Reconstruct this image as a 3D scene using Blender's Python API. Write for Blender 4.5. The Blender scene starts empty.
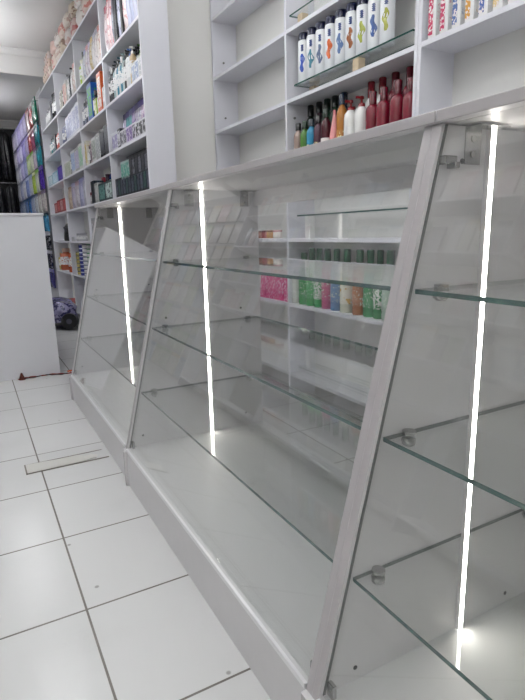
import bpy, bmesh, math, random
from mathutils import Matrix, Vector
random.seed(7)
SC = bpy.context.scene
COL = SC.collection
PI = math.pi

# ------------------------------------------------------------------ materials
MATS = {}
def _new(name):
    m = bpy.data.materials.new(name); m.use_nodes = True
    nt = m.node_tree
    for n in list(nt.nodes): nt.nodes.remove(n)
    out = nt.nodes.new('ShaderNodeOutputMaterial')
    return m, nt, out

def mat(name, col, rough=.5, metal=0., vary=.04, scale=8., bump=0., alpha=None, coat=0.):
    """painted / plastic / laminate surface with a faint procedural mottling"""
    if name in MATS: return MATS[name]
    m, nt, out = _new(name)
    b = nt.nodes.new('ShaderNodeBsdfPrincipled')
    tc = nt.nodes.new('ShaderNodeTexCoord')
    nz = nt.nodes.new('ShaderNodeTexNoise'); nz.inputs['Scale'].default_value = scale
    nz.inputs['Detail'].default_value = 4
    nt.links.new(tc.outputs['Object'], nz.inputs['Vector'])
    mx = nt.nodes.new('ShaderNodeMix'); mx.data_type = 'RGBA'
    mx.inputs[6].default_value = (*[c*(1-vary) for c in col], 1)
    mx.inputs[7].default_value = (*[min(1, c*(1+vary)) for c in col], 1)
    nt.links.new(nz.outputs['Fac'], mx.inputs[0])
    nt.links.new(mx.outputs[2], b.inputs['Base Color'])
    b.inputs['Roughness'].default_value = rough
    b.inputs['Metallic'].default_value = metal
    b.inputs['Coat Weight'].default_value = coat
    if bump:
        bp = nt.nodes.new('ShaderNodeBump'); bp.inputs['Strength'].default_value = bump
        bp.inputs['Distance'].default_value = .01
        nt.links.new(nz.outputs['Fac'], bp.inputs['Height'])
        nt.links.new(bp.outputs['Normal'], b.inputs['Normal'])
    nt.links.new(b.outputs[0], out.inputs[0])
    MATS[name] = m
    return m

def printed(a, b_, scale=30., cut=.52, rough=.35, stretch=(1, 1, 1)):
    """printed packaging: patches of colour b_ on a ground of colour a"""
    name = 'printed_%s_%s_%g' % ('_'.join('%02x' % int(c*255) for c in a), '_'.join('%02x' % int(c*255) for c in b_), scale)
    if name in MATS: return MATS[name]
    m, nt, out = _new(name)
    b = nt.nodes.new('ShaderNodeBsdfPrincipled')
    tc = nt.nodes.new('ShaderNodeTexCoord')
    mp = nt.nodes.new('ShaderNodeMapping'); mp.inputs['Scale'].default_value = stretch
    oi = nt.nodes.new('ShaderNodeObjectInfo')
    ad = nt.nodes.new('ShaderNodeVectorMath'); ad.operation = 'ADD'
    sc = nt.nodes.new('ShaderNodeMath'); sc.operation = 'MULTIPLY'; sc.inputs[1].default_value = 37
    nt.links.new(oi.outputs['Random'], sc.inputs[0])
    nt.links.new(tc.outputs['Object'], mp.inputs['Vector'])
    nt.links.new(mp.outputs[0], ad.inputs[0]); nt.links.new(sc.outputs[0], ad.inputs[1])
    nz = nt.nodes.new('ShaderNodeTexNoise'); nz.inputs['Scale'].default_value = scale
    nz.inputs['Detail'].default_value = 2
    nt.links.new(ad.outputs[0], nz.inputs['Vector'])
    rp = nt.nodes.new('ShaderNodeValToRGB'); rp.color_ramp.interpolation = 'LINEAR'
    cut = cut+.06; rp.color_ramp.elements[0].position = cut; rp.color_ramp.elements[0].color = (*a, 1)
    rp.color_ramp.elements[1].position = cut+.03; rp.color_ramp.elements[1].color = (*b_, 1)
    nt.links.new(nz.outputs['Fac'], rp.inputs[0])
    nt.links.new(rp.outputs[0], b.inputs['Base Color'])
    b.inputs['Roughness'].default_value = rough
    nt.links.new(b.outputs[0], out.inputs[0])
    MATS[name] = m
    return m

def glass_mat(name, tint, dust=.03, ior=1.5, rough=.01):
    m, nt, out = _new(name)
    tr = nt.nodes.new('ShaderNodeBsdfTransparent'); tr.inputs[0].default_value = (*tint, 1)
    gl = nt.nodes.new('ShaderNodeBsdfGlossy'); gl.inputs['Roughness'].default_value = rough
    gl.inputs[0].default_value = (1, 1, 1, 1)
    fr = nt.nodes.new('ShaderNodeFresnel'); ge = nt.nodes.new('ShaderNodeNewGeometry')
    mr = nt.nodes.new('ShaderNodeMapRange'); mr.inputs[3].default_value = ior; mr.inputs[4].default_value = 1/ior
    nt.links.new(ge.outputs['Backfacing'], mr.inputs[0]); nt.links.new(mr.outputs[0], fr.inputs['IOR'])
    df = nt.nodes.new('ShaderNodeBsdfDiffuse'); df.inputs[0].default_value = (.75, .77, .77, 1)
    tc = nt.nodes.new('ShaderNodeTexCoord')
    nz = nt.nodes.new('ShaderNodeTexNoise'); nz.inputs['Scale'].default_value = 5; nz.inputs['Detail'].default_value = 6
    nt.links.new(tc.outputs['Object'], nz.inputs['Vector'])
    ml = nt.nodes.new('ShaderNodeMath'); ml.operation = 'MULTIPLY'; ml.inputs[1].default_value = dust*2
    nt.links.new(nz.outputs['Fac'], ml.inputs[0])
    m1 = nt.nodes.new('ShaderNodeMixShader'); m2 = nt.nodes.new('ShaderNodeMixShader')
    nt.links.new(ml.outputs[0], m1.inputs[0]); nt.links.new(tr.outputs[0], m1.inputs[1]); nt.links.new(df.outputs[0], m1.inputs[2])
    nt.links.new(fr.outputs[0], m2.inputs[0]); nt.links.new(m1.outputs[0], m2.inputs[1]); nt.links.new(gl.outputs[0], m2.inputs[2])
    nt.links.new(m2.outputs[0], out.inputs[0])
    MATS[name] = m
    return m

def emit(name, col, s):
    m, nt, out = _new(name)
    e = nt.nodes.new('ShaderNodeEmission'); e.inputs[0].default_value = (*col, 1); e.inputs[1].default_value = s
    nt.links.new(e.outputs[0], out.inputs[0]); MATS[name] = m
    return m

def tile_mat():
    m, nt, out = _new('floor_tiles')
    N = nt.nodes.new; L = nt.links.new
    b = N('ShaderNodeBsdfPrincipled'); tc = N('ShaderNodeTexCoord')
    mp = N('ShaderNodeMapping'); T = .4035
    mp.inputs['Location'].default_value = (-(.1615)/T, -(1.3455)/T, 0); mp.inputs['Scale'].default_value = (1/T, 1/T, 1)
    L(tc.outputs['Object'], mp.inputs[0])
    br = N('ShaderNodeTexBrick'); br.offset = 0; br.squash = 1
    br.inputs['Scale'].default_value = 1; br.inputs['Brick Width'].default_value = 1; br.inputs['Row Height'].default_value = 1
    br.inputs['Mortar Size'].default_value = .0085; br.inputs['Mortar Smooth'].default_value = .3
    br.inputs['Color1'].default_value = (.74, .74, .735, 1); br.inputs['Color2'].default_value = (.71, .71, .705, 1)
    br.inputs['Mortar'].default_value = (.23, .215, .19, 1)
    L(mp.outputs[0], br.inputs[0])
    # worn scuffs and hairline scratches in the glaze
    vo = N('ShaderNodeTexVoronoi'); vo.feature = 'DISTANCE_TO_EDGE'; vo.inputs['Scale'].default_value = 7
    nzd = N('ShaderNodeTexNoise'); nzd.inputs['Scale'].default_value = 5; nzd.inputs['Detail'].default_value = 3
    L(tc.outputs['Object'], nzd.inputs['Vector'])
    mxv = N('ShaderNodeMix'); mxv.data_type = 'RGBA'; mxv.inputs[0].default_value = .25
    L(tc.outputs['Object'], mxv.inputs[6]); L(nzd.outputs['Color'], mxv.inputs[7]); L(mxv.outputs[2], vo.inputs['Vector'])
    rp = N('ShaderNodeValToRGB'); rp.color_ramp.elements[0].position = 0; rp.color_ramp.elements[0].color = (1, 1, 1, 1)
    rp.color_ramp.elements[1].position = .010; rp.color_ramp.elements[1].color = (0, 0, 0, 1)
    L(vo.outputs['Distance'], rp.inputs[0])
    nz = N('ShaderNodeTexNoise'); nz.inputs['Scale'].default_value = 2.3; nz.inputs['Detail'].default_value = 5
    L(tc.outputs['Object'], nz.inputs['Vector'])
    rp2 = N('ShaderNodeValToRGB'); rp2.color_ramp.elements[0].position = .52; rp2.color_ramp.elements[1].position = .68
    L(nz.outputs['Fac'], rp2.inputs[0])
    nf = N('ShaderNodeTexNoise'); nf.inputs['Scale'].default_value = 38; nf.inputs['Detail'].default_value = 6; nf.inputs['Distortion'].default_value = 2.5; L(tc.outputs['Object'], nf.inputs['Vector'])
    ms = N('ShaderNodeMath'); ms.operation = 'MULTIPLY'; L(nf.outputs['Fac'], ms.inputs[0]); L(rp2.outputs[0], ms.inputs[1])
    ms2 = N('ShaderNodeMath'); ms2.operation = 'MULTIPLY'; ms2.inputs[1].default_value = .45; L(ms.outputs[0], ms2.inputs[0])
    mx = N('ShaderNodeMix'); mx.data_type = 'RGBA'; mx.inputs[7].default_value = (.58, .58, .57, 1)
    L(ms2.outputs[0], mx.inputs[0]); L(br.outputs['Color'], mx.inputs[6])
    # tiny dark specks of dirt
    v2 = N('ShaderNodeTexVoronoi'); v2.inputs['Scale'].default_value = 6.5; L(tc.outputs['Object'], v2.inputs['Vector'])
    rp3 = N('ShaderNodeValToRGB'); rp3.color_ramp.elements[0].position = .03; rp3.color_ramp.elements[0].color = (.6, .6, .6, 1)
    rp3.color_ramp.elements[1].position = .05; rp3.color_ramp.elements[1].color = (0, 0, 0, 1); L(v2.outputs['Distance'], rp3.inputs[0])
    mx2 = N('ShaderNodeMix'); mx2.data_type = 'RGBA'; mx2.inputs[7].default_value = (.2, .19, .17, 1)
    L(rp3.outputs[0], mx2.inputs[0]); L(mx.outputs[2], mx2.inputs[6])
    L(mx2.outputs[2], b.inputs['Base Color'])
    rr = N('ShaderNodeMapRange'); rr.inputs[3].default_value = .17; rr.inputs[4].default_value = .27
    L(nz.outputs['Fac'], rr.inputs[0]); L(rr.outputs[0], b.inputs['Roughness'])
    bp = N('ShaderNodeBump'); bp.inputs['Strength'].default_value = .5; bp.inputs['Distance'].default_value = .004; bp.invert = True
    L(br.outputs['Fac'], bp.inputs['Height']); L(bp.outputs[0], b.inputs['Normal'])
    L(b.outputs[0], out.inputs[0]); MATS['floor_tiles'] = m
    return m

W_LAM = mat('white_laminate', (.75, .75, .80), .38, vary=.02)
W_BACK = mat('shelf_back_board', (.74, .735, .71), .5, vary=.02)
C_LAM = mat('counter_laminate', (.70, .685, .695), .42, vary=.025, scale=20)
C_BASE = mat('counter_floor_laminate', (.70, .70, .70), .48, vary=.02)
C_EDGE = mat('counter_edge_band', (.47, .445, .455), .35, vary=.03, scale=30)
ALU = mat('aluminium_trim', (.88, .88, .89), .28, .6, vary=.02)
CHROME = mat('brushed_nickel', (.42, .42, .41), .25, 1., vary=.05)
WALLP = mat('wall_paint', (.84, .83, .80), .7, vary=.02, bump=.03)
CEILP = mat('ceiling_paint', (.82, .81, .80), .75, vary=.02)
BEAMP = mat('beam_paint', (.80, .79, .78), .7, vary=.02)
GLASS = glass_mat('clear_glass', (.98, .983, .982), .022)
SHELFGLASS = glass_mat('shelf_glass', (.972, .984, .978), .025, 1.36)
GEDGE = mat('green_glass_edge', (.018, .085, .07), .12, vary=.15, scale=25)
GSIDE = mat('shadow_glass_edge', (.11, .13, .125), .2, vary=.1)  # shelf side edges coloured dark grey to paint the shadow line along the panels
SEAL = mat('grey_seal', (.16, .165, .165), .5)
LED = emit('led_diffuser', (1., .945, .87), 19.0)
TUBE = emit('tube_light', (.97, .985, 1.), 18.0)
BLACK = mat('black_plastic', (.02, .02, .022), .35)
HOLE = mat('dark_hole', (.03, .03, .03), .7)
WOOD = mat('pale_wood', (.62, .50, .34), .6, vary=.12, scale=40)
TILES = tile_mat()

# ------------------------------------------------------------------ mesh helpers
def box(bm, x0, x1, y0, y1, z0, z1, mi=0):
    r = bmesh.ops.create_cube(bm, size=1.0)
    for v in r['verts']:
        v.co = Vector(((x0+x1)/2+v.co.x*(x1-x0), (y0+y1)/2+v.co.y*(y1-y0), (z0+z1)/2+v.co.z*(z1-z0)))
    for f in {f for v in r['verts'] for f in v.link_faces}: f.material_index = mi
    return r['verts']

def bevel(bm, w=.002, seg=1):
    bmesh.ops.bevel(bm, geom=[e for e in bm.edges], offset=w, segments=seg, affect='EDGES', clamp_overlap=True)

def bbox(x0, x1, y0, y1, z0, z1, bv=.0015):
    bm = bmesh.new(); box(bm, x0, x1, y0, y1, z0, z1)
    if bv: bevel(bm, bv)
    return bm

def prism(bm, poly, y0, y1):
    """polygon in the x-z plane pushed along y"""
    a = [bm.verts.new((x, y0, z)) for x, z in poly]; b = [bm.verts.new((x, y1, z)) for x, z in poly]
    n = len(poly)
    fs = [bm.faces.new(a), bm.faces.new(b[::-1])]
    for i in range(n): fs.append(bm.faces.new((a[i], b[i], b[(i+1) % n], a[(i+1) % n])))
    bmesh.ops.recalc_face_normals(bm, faces=bm.faces)
    return fs

def lathe(bm, prof, seg=14, cx=0, cy=0, sx=1., sy=1.):
    rings = []
    for r, z in prof:
        if r < 1e-5: rings.append([bm.verts.new((cx, cy, z))])
        else: rings.append([bm.verts.new((cx+sx*r*math.cos(2*PI*i/seg), cy+sy*r*math.sin(2*PI*i/seg), z)) for i in range(seg)])
    for a, b in zip(rings, rings[1:]):
        for i in range(seg):
            j = (i+1) % seg
            if len(a) == 1 and len(b) == 1: continue
            if len(a) == 1: f = bm.faces.new((a[0], b[j], b[i]))
            elif len(b) == 1: f = bm.faces.new((a[i], a[j], b[0]))
            else: f = bm.faces.new((a[i], a[j], b[j], b[i]))
            f.smooth = True
    bmesh.ops.recalc_face_normals(bm, faces=bm.faces)

def cyl_between(bm, p, q, r, seg=10):
    p, q = Vector(p), Vector(q); d = q-p
    m = Matrix.Translation((p+q)/2) @ d.to_track_quat('Z', 'Y').to_matrix().to_4x4()
    bmesh.ops.create_cone(bm, cap_ends=True, segments=seg, radius1=r, radius2=r, depth=d.length, matrix=m)

def tube(bm, pts, r, seg=8):
    pts = [Vector(p) for p in pts]; rings = []
    for i, p in enumerate(pts):
        t = (pts[min(i+1, len(pts)-1)]-pts[max(i-1, 0)]).normalized()
        q = t.to_track_quat('Z', 'Y')
        rings.append([bm.verts.new(p+q @ Vector((r*math.cos(2*PI*k/seg), r*math.sin(2*PI*k/seg), 0))) for k in range(seg)])
    for a, b in zip(rings, rings[1:]):
        for k in range(seg):
            f = bm.faces.new((a[k], a[(k+1) % seg], b[(k+1) % seg], b[k])); f.smooth = True
    bm.faces.new(rings[0][::-1]); bm.faces.new(rings[-1])
    bmesh.ops.recalc_face_normals(bm, faces=bm.faces)

def mesh(name, bm, *mats):
    me = bpy.data.meshes.new(name); bm.to_mesh(me); bm.free()
    for m in mats: me.materials.append(m)
    return me

def link(name, data, parent=None, loc=(0, 0, 0), rz=0.):
    o = bpy.data.objects.new(name, data); COL.objects.link(o)
    o.location = loc; o.rotation_euler = (0, 0, rz)
    if parent: o.parent = parent
    return o

def obj(name, bm, m, parent=None, loc=(0, 0, 0), rz=0.):
    ms = m if isinstance(m, (list, tuple)) else [m]
    return link(name, mesh(name, bm, *ms), parent, loc, rz)

def tag(o, label, cat, group=None, kind=None):
    o['label'] = label; o['category'] = cat
    if group: o['group'] = group
    if kind: o['kind'] = kind
    return o

def thing(name, label, cat, loc=(0, 0, 0), rz=0., group=None):
    return tag(link(name, None, None, loc, rz), label, cat, group)

def struct(name, bm, m):
    o = obj(name, bm, m); o['kind'] = 'structure'
    return o

def sbox(name, m, *b):
    bm = bmesh.new(); box(bm, *b); return struct(name, bm, m)

ORD = ['first', 'second', 'third', 'fourth', 'fifth', 'sixth', 'seventh', 'eighth', 'ninth', 'tenth', 'eleventh', 'twelfth',
       'thirteenth', 'fourteenth', 'fifteenth', 'sixteenth', 'seventeenth', 'eighteenth', 'nineteenth', 'twentieth',
       'twenty-first', 'twenty-second', 'twenty-third', 'twenty-fourth', 'twenty-fifth', 'twenty-sixth', 'twenty-seventh', 'twenty-eighth']

# ------------------------------------------------------------------ room
CZ = 3.10
XL, XR, YB, YF = -1.75, 1.90, -2.6, 11.3
sbox('floor', TILES, XL-.1, XR+.1, YB-.1, YF+.1, -.08, 0)
sbox('ceiling', CEILP, XL-.1, XR+.1, YB-.1, YF+.1, CZ, CZ+.08)
sbox('wall_right', WALLP, XR, XR+.1, YB-.1, 3.69, 0, CZ)
sbox('wall_jog', WALLP, 1.285, XR+.1, 3.69, YF+.1, 0, CZ)
sbox('wall_left', WALLP, XL-.1, XL, YB-.1, YF+.1, 0, CZ)
sbox('wall_front', WALLP, XL, 1.285, YF, YF+.1, 0, CZ)
sbox('wall_back', WALLP, XL, XR, YB-.1, YB, 0, CZ)
sbox('trim_1', BEAMP, XL, 1.285, 7.12, 7.40, 2.835, CZ)          # ceiling beam across the shop
bm = bmesh.new()
prism(bm, [(0, 0), (.05, 0), (.05, -.015), (.03, -.03), (.012, -.06), (0, -.065)], 0, 1.285-XL)
for v in bm.verts: v.co = Vector((XL+v.co.y, 7.12-v.co.x, CZ+v.co.z))
bmesh.ops.recalc_face_normals(bm, faces=bm.faces)
struct('trim_2', bm, BEAMP)                                       # cornice along the beam
bm = bmesh.new()
prism(bm, [(0, 0), (.08, 0), (.08, -.02), (.05, -.05), (.02, -.10), (0, -.11)], 0, 1.285-XL)
for v in bm.verts: v.co = Vector((XL+v.co.y, YF-v.co.x, CZ+v.co.z))
bmesh.ops.recalc_face_normals(bm, faces=bm.faces)
struct('trim_3', bm, BEAMP)                                       # cornice on the far wall

# ceiling lamps: twin tube battens along the aisle
HOUSING = mat('lamp_housing', (.85, .85, .85), .4)
TUBE2 = emit('slim_tube_light', (.97, .985, 1.), 9.0)
def batten(x, y, label, TUBE=TUBE):
    t = thing('ceiling_lamp', label, 'lamp', (x, y, CZ), 0, 'tube battens on the ceiling')
    bm = bmesh.new(); box(bm, -.018, .018, -.62, .62, -.34, -.30); box(bm, -.008, .008, -.45, -.43, -.30, 0); box(bm, -.008, .008, .43, .45, -.30, 0); obj('housing', bm, HOUSING, t)
    for s in (-1, 1):
        bm = bmesh.new(); cyl_between(bm, (s*.04, -.59, -.335), (s*.04, .59, -.335), .014); obj('tube', bm, TUBE, t)
        bm = bmesh.new(); box(bm, s*.037-.017, s*.037+.017, -.61, -.59, -.35, -.31); box(bm, s*.037-.017, s*.037+.017, .59, .61, -.35, -.31)
        obj('tube_holder', bm, HOUSING, t)
for i, (x, y) in enumerate([(.22, -1.1), (.22, 1.35), (.22, 3.9), (.22, 6.35), (.22, 9.4), (-1.0, .2), (-1.0, 3.0), (-1.0, 8.0)]):
    batten(x, y, ('white tube batten lamp on the ceiling above the aisle, %s from the camera' % ORD[i]) if i < 5 else
           ('white tube batten lamp on the ceiling over the opposite side, %s from the camera' % ORD[i-5]))

for i, y in enumerate((.75, 2.55)):
    batten(1.22, y, 'dimmer white tube batten lamp above the aisle behind the counters, %s from the camera' % ORD[i], TUBE2)

# ------------------------------------------------------------------ display counters
XG0, ZG0, XG1, ZG1 = .459, .15, .706, 1.167       # slope of the panel's front edge
def sx(z): return XG0+(XG1-XG0)*(z-ZG0)/(ZG1-ZG0)
XB = 1.085
def counter(name_label, y0, y1, yt0, yt1, shift, holes, xs=.834):
    """y0,y1: outside faces of the two side panels; panel 18 mm; open at the back"""
    T = .019
    t = thing('display_counter', name_label, 'counter', (shift, 0, 0), 0, 'slanted glass display counters')
    for (a, b) in ((y0, y0+T), (y1-T, y1)):
        bm = bmesh.new()
        prism(bm, [(.447, 0), (XB, 0), (XB, ZG1), (XG1, ZG1), (XG0, ZG0), (.447, ZG0-.002)], a, b)
        for f in bm.faces:
            if f.normal.x < -.5: f.material_index = 1
        obj('side_panel', bm, [C_LAM, C_EDGE], t)
    obj('plinth', bbox(.458, .476, y0+T, y1-T, 0, .143, 0), C_LAM, t)
    obj('base_board', bbox(.458, XB, y0+T, y1-T, .143, .160, 0), C_BASE, t)
    obj('edge_trim', bbox(.455, .463, y0+T, y1-T, .150, .1625, .001), ALU, t)
    bm = bbox(.695, 1.11, yt0, yt1, ZG1+.001, ZG1+.020, .0015)
    for f in bm.faces:
        if f.normal.x < -.5: f.material_index = 1
    obj('top_board', bm, [C_LAM, C_EDGE], t)
    obj('back_rail', bbox(XB-.018, XB, y0+T, y1-T, ZG1-.06, ZG1, 0), C_LAM, t)
    g = .007; G = .006
    z0, z1 = .164, ZG1-.001
    bm = bmesh.new()
    prism(bm, [(sx(z0)+g, z0), (sx(z1)+g, z1), (sx(z1)+g+G, z1), (sx(z0)+g+G, z0)], y0+T+.0017, y1-T-.0017)
    obj('front_glass', bm, GLASS, t)
    for ya, yb in ((y0+T+.0001, y0+T+.0016), (y1-T-.0016, y1-T-.0001)):
        bm = bmesh.new(); prism(bm, [(sx(z0)+g+.0005, z0), (sx(z1)+g+.0005, z1), (sx(z1)+g+G, z1), (sx(z0)+g+G, z0)], ya, yb)
        obj('glass_seal', bm, SEAL, t)
    for zs in (.640, .895, .384):
        bm = bmesh.new(); box(bm, sx(zs)+g+G+.006, 1.068, y0+T+.002, y1-T-.002, zs-.004, zs+.004)
        for f in bm.faces:
            if abs(f.normal.x) > .5: f.material_index = 1
            elif abs(f.normal.y) > .5: f.material_index = 2
        obj('glass_shelf', bm, [SHELFGLASS, GEDGE, GSIDE], t)
        for ys, s in ((y0+T, 1), (y1-T, -1)):
            for xp in (sx(zs)+.068, 1.015):
                bm = bmesh.new()
                cyl_between(bm, (xp, ys, zs-.011), (xp, ys+s*.020, zs-.011), .0055)
                lathe(bm, [(0, -.018), (.008, -.018), (.0125, -.014), (.0125, -.005), (0, -.0045)], 14, xp, ys+s*.014)
                for v in bm.verts:
                    if v.co.z < 0: v.co.z += zs
                cyl_between(bm, (xp, ys+s*.014, zs+.0045), (xp, ys+s*.014, zs+.010), .0125, 14)
                obj('shelf_support', bm, CHROME, t)
    # light strips standing on the inner faces, hinge plates, clips and shelf-pin holes
    bm = bmesh.new()
    yf = y1-T
    box(bm, xs-.007, xs+.007, yf-.004, yf, .161, ZG1-.001); box(bm, xs-.007, xs-.0058, yf-.010, yf-.004, .161, ZG1-.001); box(bm, xs+.0058, xs+.007, yf-.010, yf-.004, .161, ZG1-.001)
    ch = obj('light_channel', bm, ALU, t)
    bm = bmesh.new(); box(bm, xs-.0046, xs+.0046, yf-.0105, yf-.0042, .162, ZG1-.002)
    obj('light_strip', bm, LED, ch)
    for xh in (.780, 1.022):
        bm = bmesh.new()
        box(bm, xh-.019, xh+.019, yf-.0025, yf, ZG1-.062, ZG1-.001); box(bm, xh-.019, xh+.052, yf-.034, yf-.0025, ZG1-.0035, ZG1-.001)
        br = obj('hinge_bracket', bm, CHROME, t)
        bm = bmesh.new(); 
        for zz in (-.02, -.045): cyl_between(bm, (xh, yf-.004, ZG1+zz), (xh, yf-.0026, ZG1+zz), .0055)
        obj('screw', bm, mat('zinc_screw', (.35, .34, .32), .4, 1.), br)
    for ys, s in ((y1-T, -1), (y0+T, 1)):
        zc = 1.108; xc = sx(zc)+.006
        bm = bmesh.new(); box(bm, xc+.004, xc+.034, *sorted((ys, ys+s*.014)), zc-.006, zc+.008); box(bm, xc+.022, xc+.034, *sorted((ys, ys+s*.020)), zc-.012, zc-.002)
        bevel(bm, .0015); obj('glass_clip', bm, CHROME, t)
        zc = .176; xc = sx(zc)+.014
        bm = bmesh.new(); box(bm, xc, xc+.010, *sorted((ys, ys+s*.018)), zc-.015, zc+.014); bevel(bm, .0015)
        obj('glass_clip', bm, CHROME, t)
    for k, (xh, zh) in enumerate(holes):
        bm = bmesh.new(); cyl_between(bm, (xh, yf-.0012, zh), (xh, yf+.004, zh), .0045, 12)
        obj('pin_hole', bm, HOLE, t)
    return t
H = [(.775, 1.115), (.657, .676), (.99, .687), (.529, .205), (.999, .214), (.70, 1.098)]
counter('slanted glass display counter farthest from the camera, beside the tall packed shelves', 2.033, 3.375, 2.030, 3.385, .006, H)
counter('wide slanted glass display counter in the middle, bottles showing behind it', .6855, 2.031, .672, 2.028, 0., H, .829)
counter('nearest slanted glass display counter at the right edge, large light strip', -.55, .685, -.56, .670, 0., [(.757, 1.110), (.545, .189), (.975, .184)], .821)

# ------------------------------------------------------------------ right-hand wall shelving (behind the counters)
XS, SD, ST = 1.65, .185, .020
ZR = [.15, .58, .96, 1.36, 1.71, 2.06, 2.43, 2.80]       # upper faces of the shelves
def wall_unit(label, ys):
    """ys: the y spans of each upright from far to near"""
    t = thing('shelving_unit', label, 'shelves', (0, 0, 0), 0, 'white open shelving units')
    for a, b in ys: obj('upright', bbox(XS, XS+SD, a, b, 0, 2.86, .001), W_LAM, t)
    ya, yb = min(a for a, b in ys), max(b for a, b in ys)
    obj('back_board', bbox(XS+SD, XS+SD+.006, ya, yb, .06, 2.86, 0), W_BACK, t)
    for (a, b), (c, d) in zip(ys, ys[1:]):
        for z in ZR: obj('shelf', bbox(XS+.001, XS+SD, d, a, z-ST, z, .001), W_LAM, t)
    return t
wu = wall_unit('white open wall shelving with cans and red bottles behind the counters',
          [(3.662, 3.680), (2.692, 2.710), (1.703, 1.721)])
wall_unit('white open wall shelving at the right edge, pink and white tubes on one shelf',
          [(1.683, 1.7015), (.70, .718)])
# pin holes and small pins on the far upright
PIN = mat('steel_pin', (.25, .25, .25), .4, 1.)
def pins(unit, y, face, spots):
    for x, z in spots:
        bm = bmesh.new(); cyl_between(bm, (x, y, z), (x, y+face*.007, z), .0065, 10); obj('shelf_pin', bm, PIN, unit)

pins(wu, 3.662, -1, [(1.73, 1.45), (1.73, 1.80), (1.79, 1.445), (1.73, 2.16)])
pins(wu, 2.692, -1, [(1.70, 1.62)])

# ---- bottle family -------------------------------------------------
CACHE = {}
def cached(key, fn):
    if key not in CACHE: CACHE[key] = fn()
    return CACHE[key]

def plastic(c, rough=.25): return mat('plastic_%02x%02x%02x' % tuple(int(v*255) for v in c), c, rough, vary=.05, coat=.3)
def hexc(s):
    v = [int(s[i:i+2], 16)/255 for i in (0, 2, 4)]
    return tuple(c/12.92 if c <= .04045 else ((c+.055)/1.055)**2.4 for c in v)

def put_bottle(name, label, cat, loc, r, h, body, cap, lab=None, shape='round', group=None, rz=0., parts=True, flat=1.0, labz=(.25, .62)):
    t = thing(name, label, cat, loc, rz, group)
    key = (name, shape, r, h, flat)
    if shape == 'can':
        prof = [(0, 0), (r*.94, 0), (r, .004), (r, h*.80), (r*.93, h*.845), (r*.9, h*.85)]
        capp = [(r*.9, h*.851), (r*.9, h*.96), (r*.78, h), (0, h)]
    elif shape == 'cone':
        prof = [(0, 0), (r, 0), (r*1.02, h*.12), (r*.85, h*.5), (r*.35, h*.86), (r*.3, h*.9)]
        capp = [(r*.3, h*.901), (r*.22, h), (0, h)]
    elif shape == 'jar':
        prof = [(0, 0), (r*.95, 0), (r, .006), (r, h*.72), (r*.9, h*.76)]
        capp = [(r*.98, h*.761), (r*.98, h*.99), (r*.9, h), (0, h)]
    else:
        prof = [(0, 0), (r*.92, 0), (r, .008), (r, h*.66), (r*.93, h*.73), (r*.58, h*.79), (r*.46, h*.81), (r*.46, h*.83)]
        if shape == 'pump':
            capp = [(r*.5, h*.80), (r*.52, h*.86), (r*.3, h*.875), (r*.16, h*.88), (r*.16, h*.94), (r*.34, h*.945), (r*.34, h*.985), (r*.2, h), (0, h)]
        elif shape == 'flip':
            prof = [(0, 0), (r*.92, 0), (r, .008), (r, h*.66), (r*.93, h*.71), (r*.62, h*.765), (r*.48, h*.775)]
            capp = [(r*.52, h*.775), (r*.54, h*.985), (r*.46, h), (0, h)]
        else:
            capp = [(r*.6, h*.825), (r*.6, h*.985), (r*.52, h), (0, h)]
    def fb():
        bm = bmesh.new(); lathe(bm, prof, 16, sx=flat); return mesh('body', bm)
    def fc():
        bm = bmesh.new(); lathe(bm, capp, 14, sx=max(flat, .8))
        if shape == 'pump':
            box(bm, -r*.95, 0, -r*.16, r*.16, h*.945, h*.985)
        return mesh('cap', bm)
    def colored(kind, fn, m):
        def g():
            base = cached((kind,)+key, fn); me = base.copy(); me.materials.clear(); me.materials.append(m); return me
        return cached((kind, m.name)+key, g)
    link('body', colored('body', fb, body), t)
    link('cap', colored('cap', fc, cap), t)
    if lab is not None:
        def fl():
            bm = bmesh.new(); q = r*1.012; lathe(bm, [(q, h*labz[0]), (q, h*labz[1])], 16, sx=flat); return mesh('label', bm)
        link('label', cached(('lab', lab.name, labz)+key, lambda: (lambda me: (me.materials.append(lab), me)[1])(fl())), t)
    return t

def patch(r, h0, h1, a0, a1, shape_fn, m, n=6):
    """a printed shape wrapped round a cylinder; shape_fn(v)->(lo,hi) in 0..1 across the angular span"""
    bm = bmesh.new(); rows = []
    for i in range(n+1):
        v = i/n; lo, hi = shape_fn(v)
        rows.append([bm.verts.new((r*math.cos(a0+(a1-a0)*u), r*math.sin(a0+(a1-a0)*u), h0+(h1-h0)*v)) for u in (lo, (lo+hi)/2, hi)])
    for a, b in zip(rows, rows[1:]):
        for k in range(2): bm.faces.new((a[k], a[k+1], b[k+1], b[k]))
    bmesh.ops.recalc_face_normals(bm, faces=bm.faces)
    return mesh('emblem', bm, m)

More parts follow.
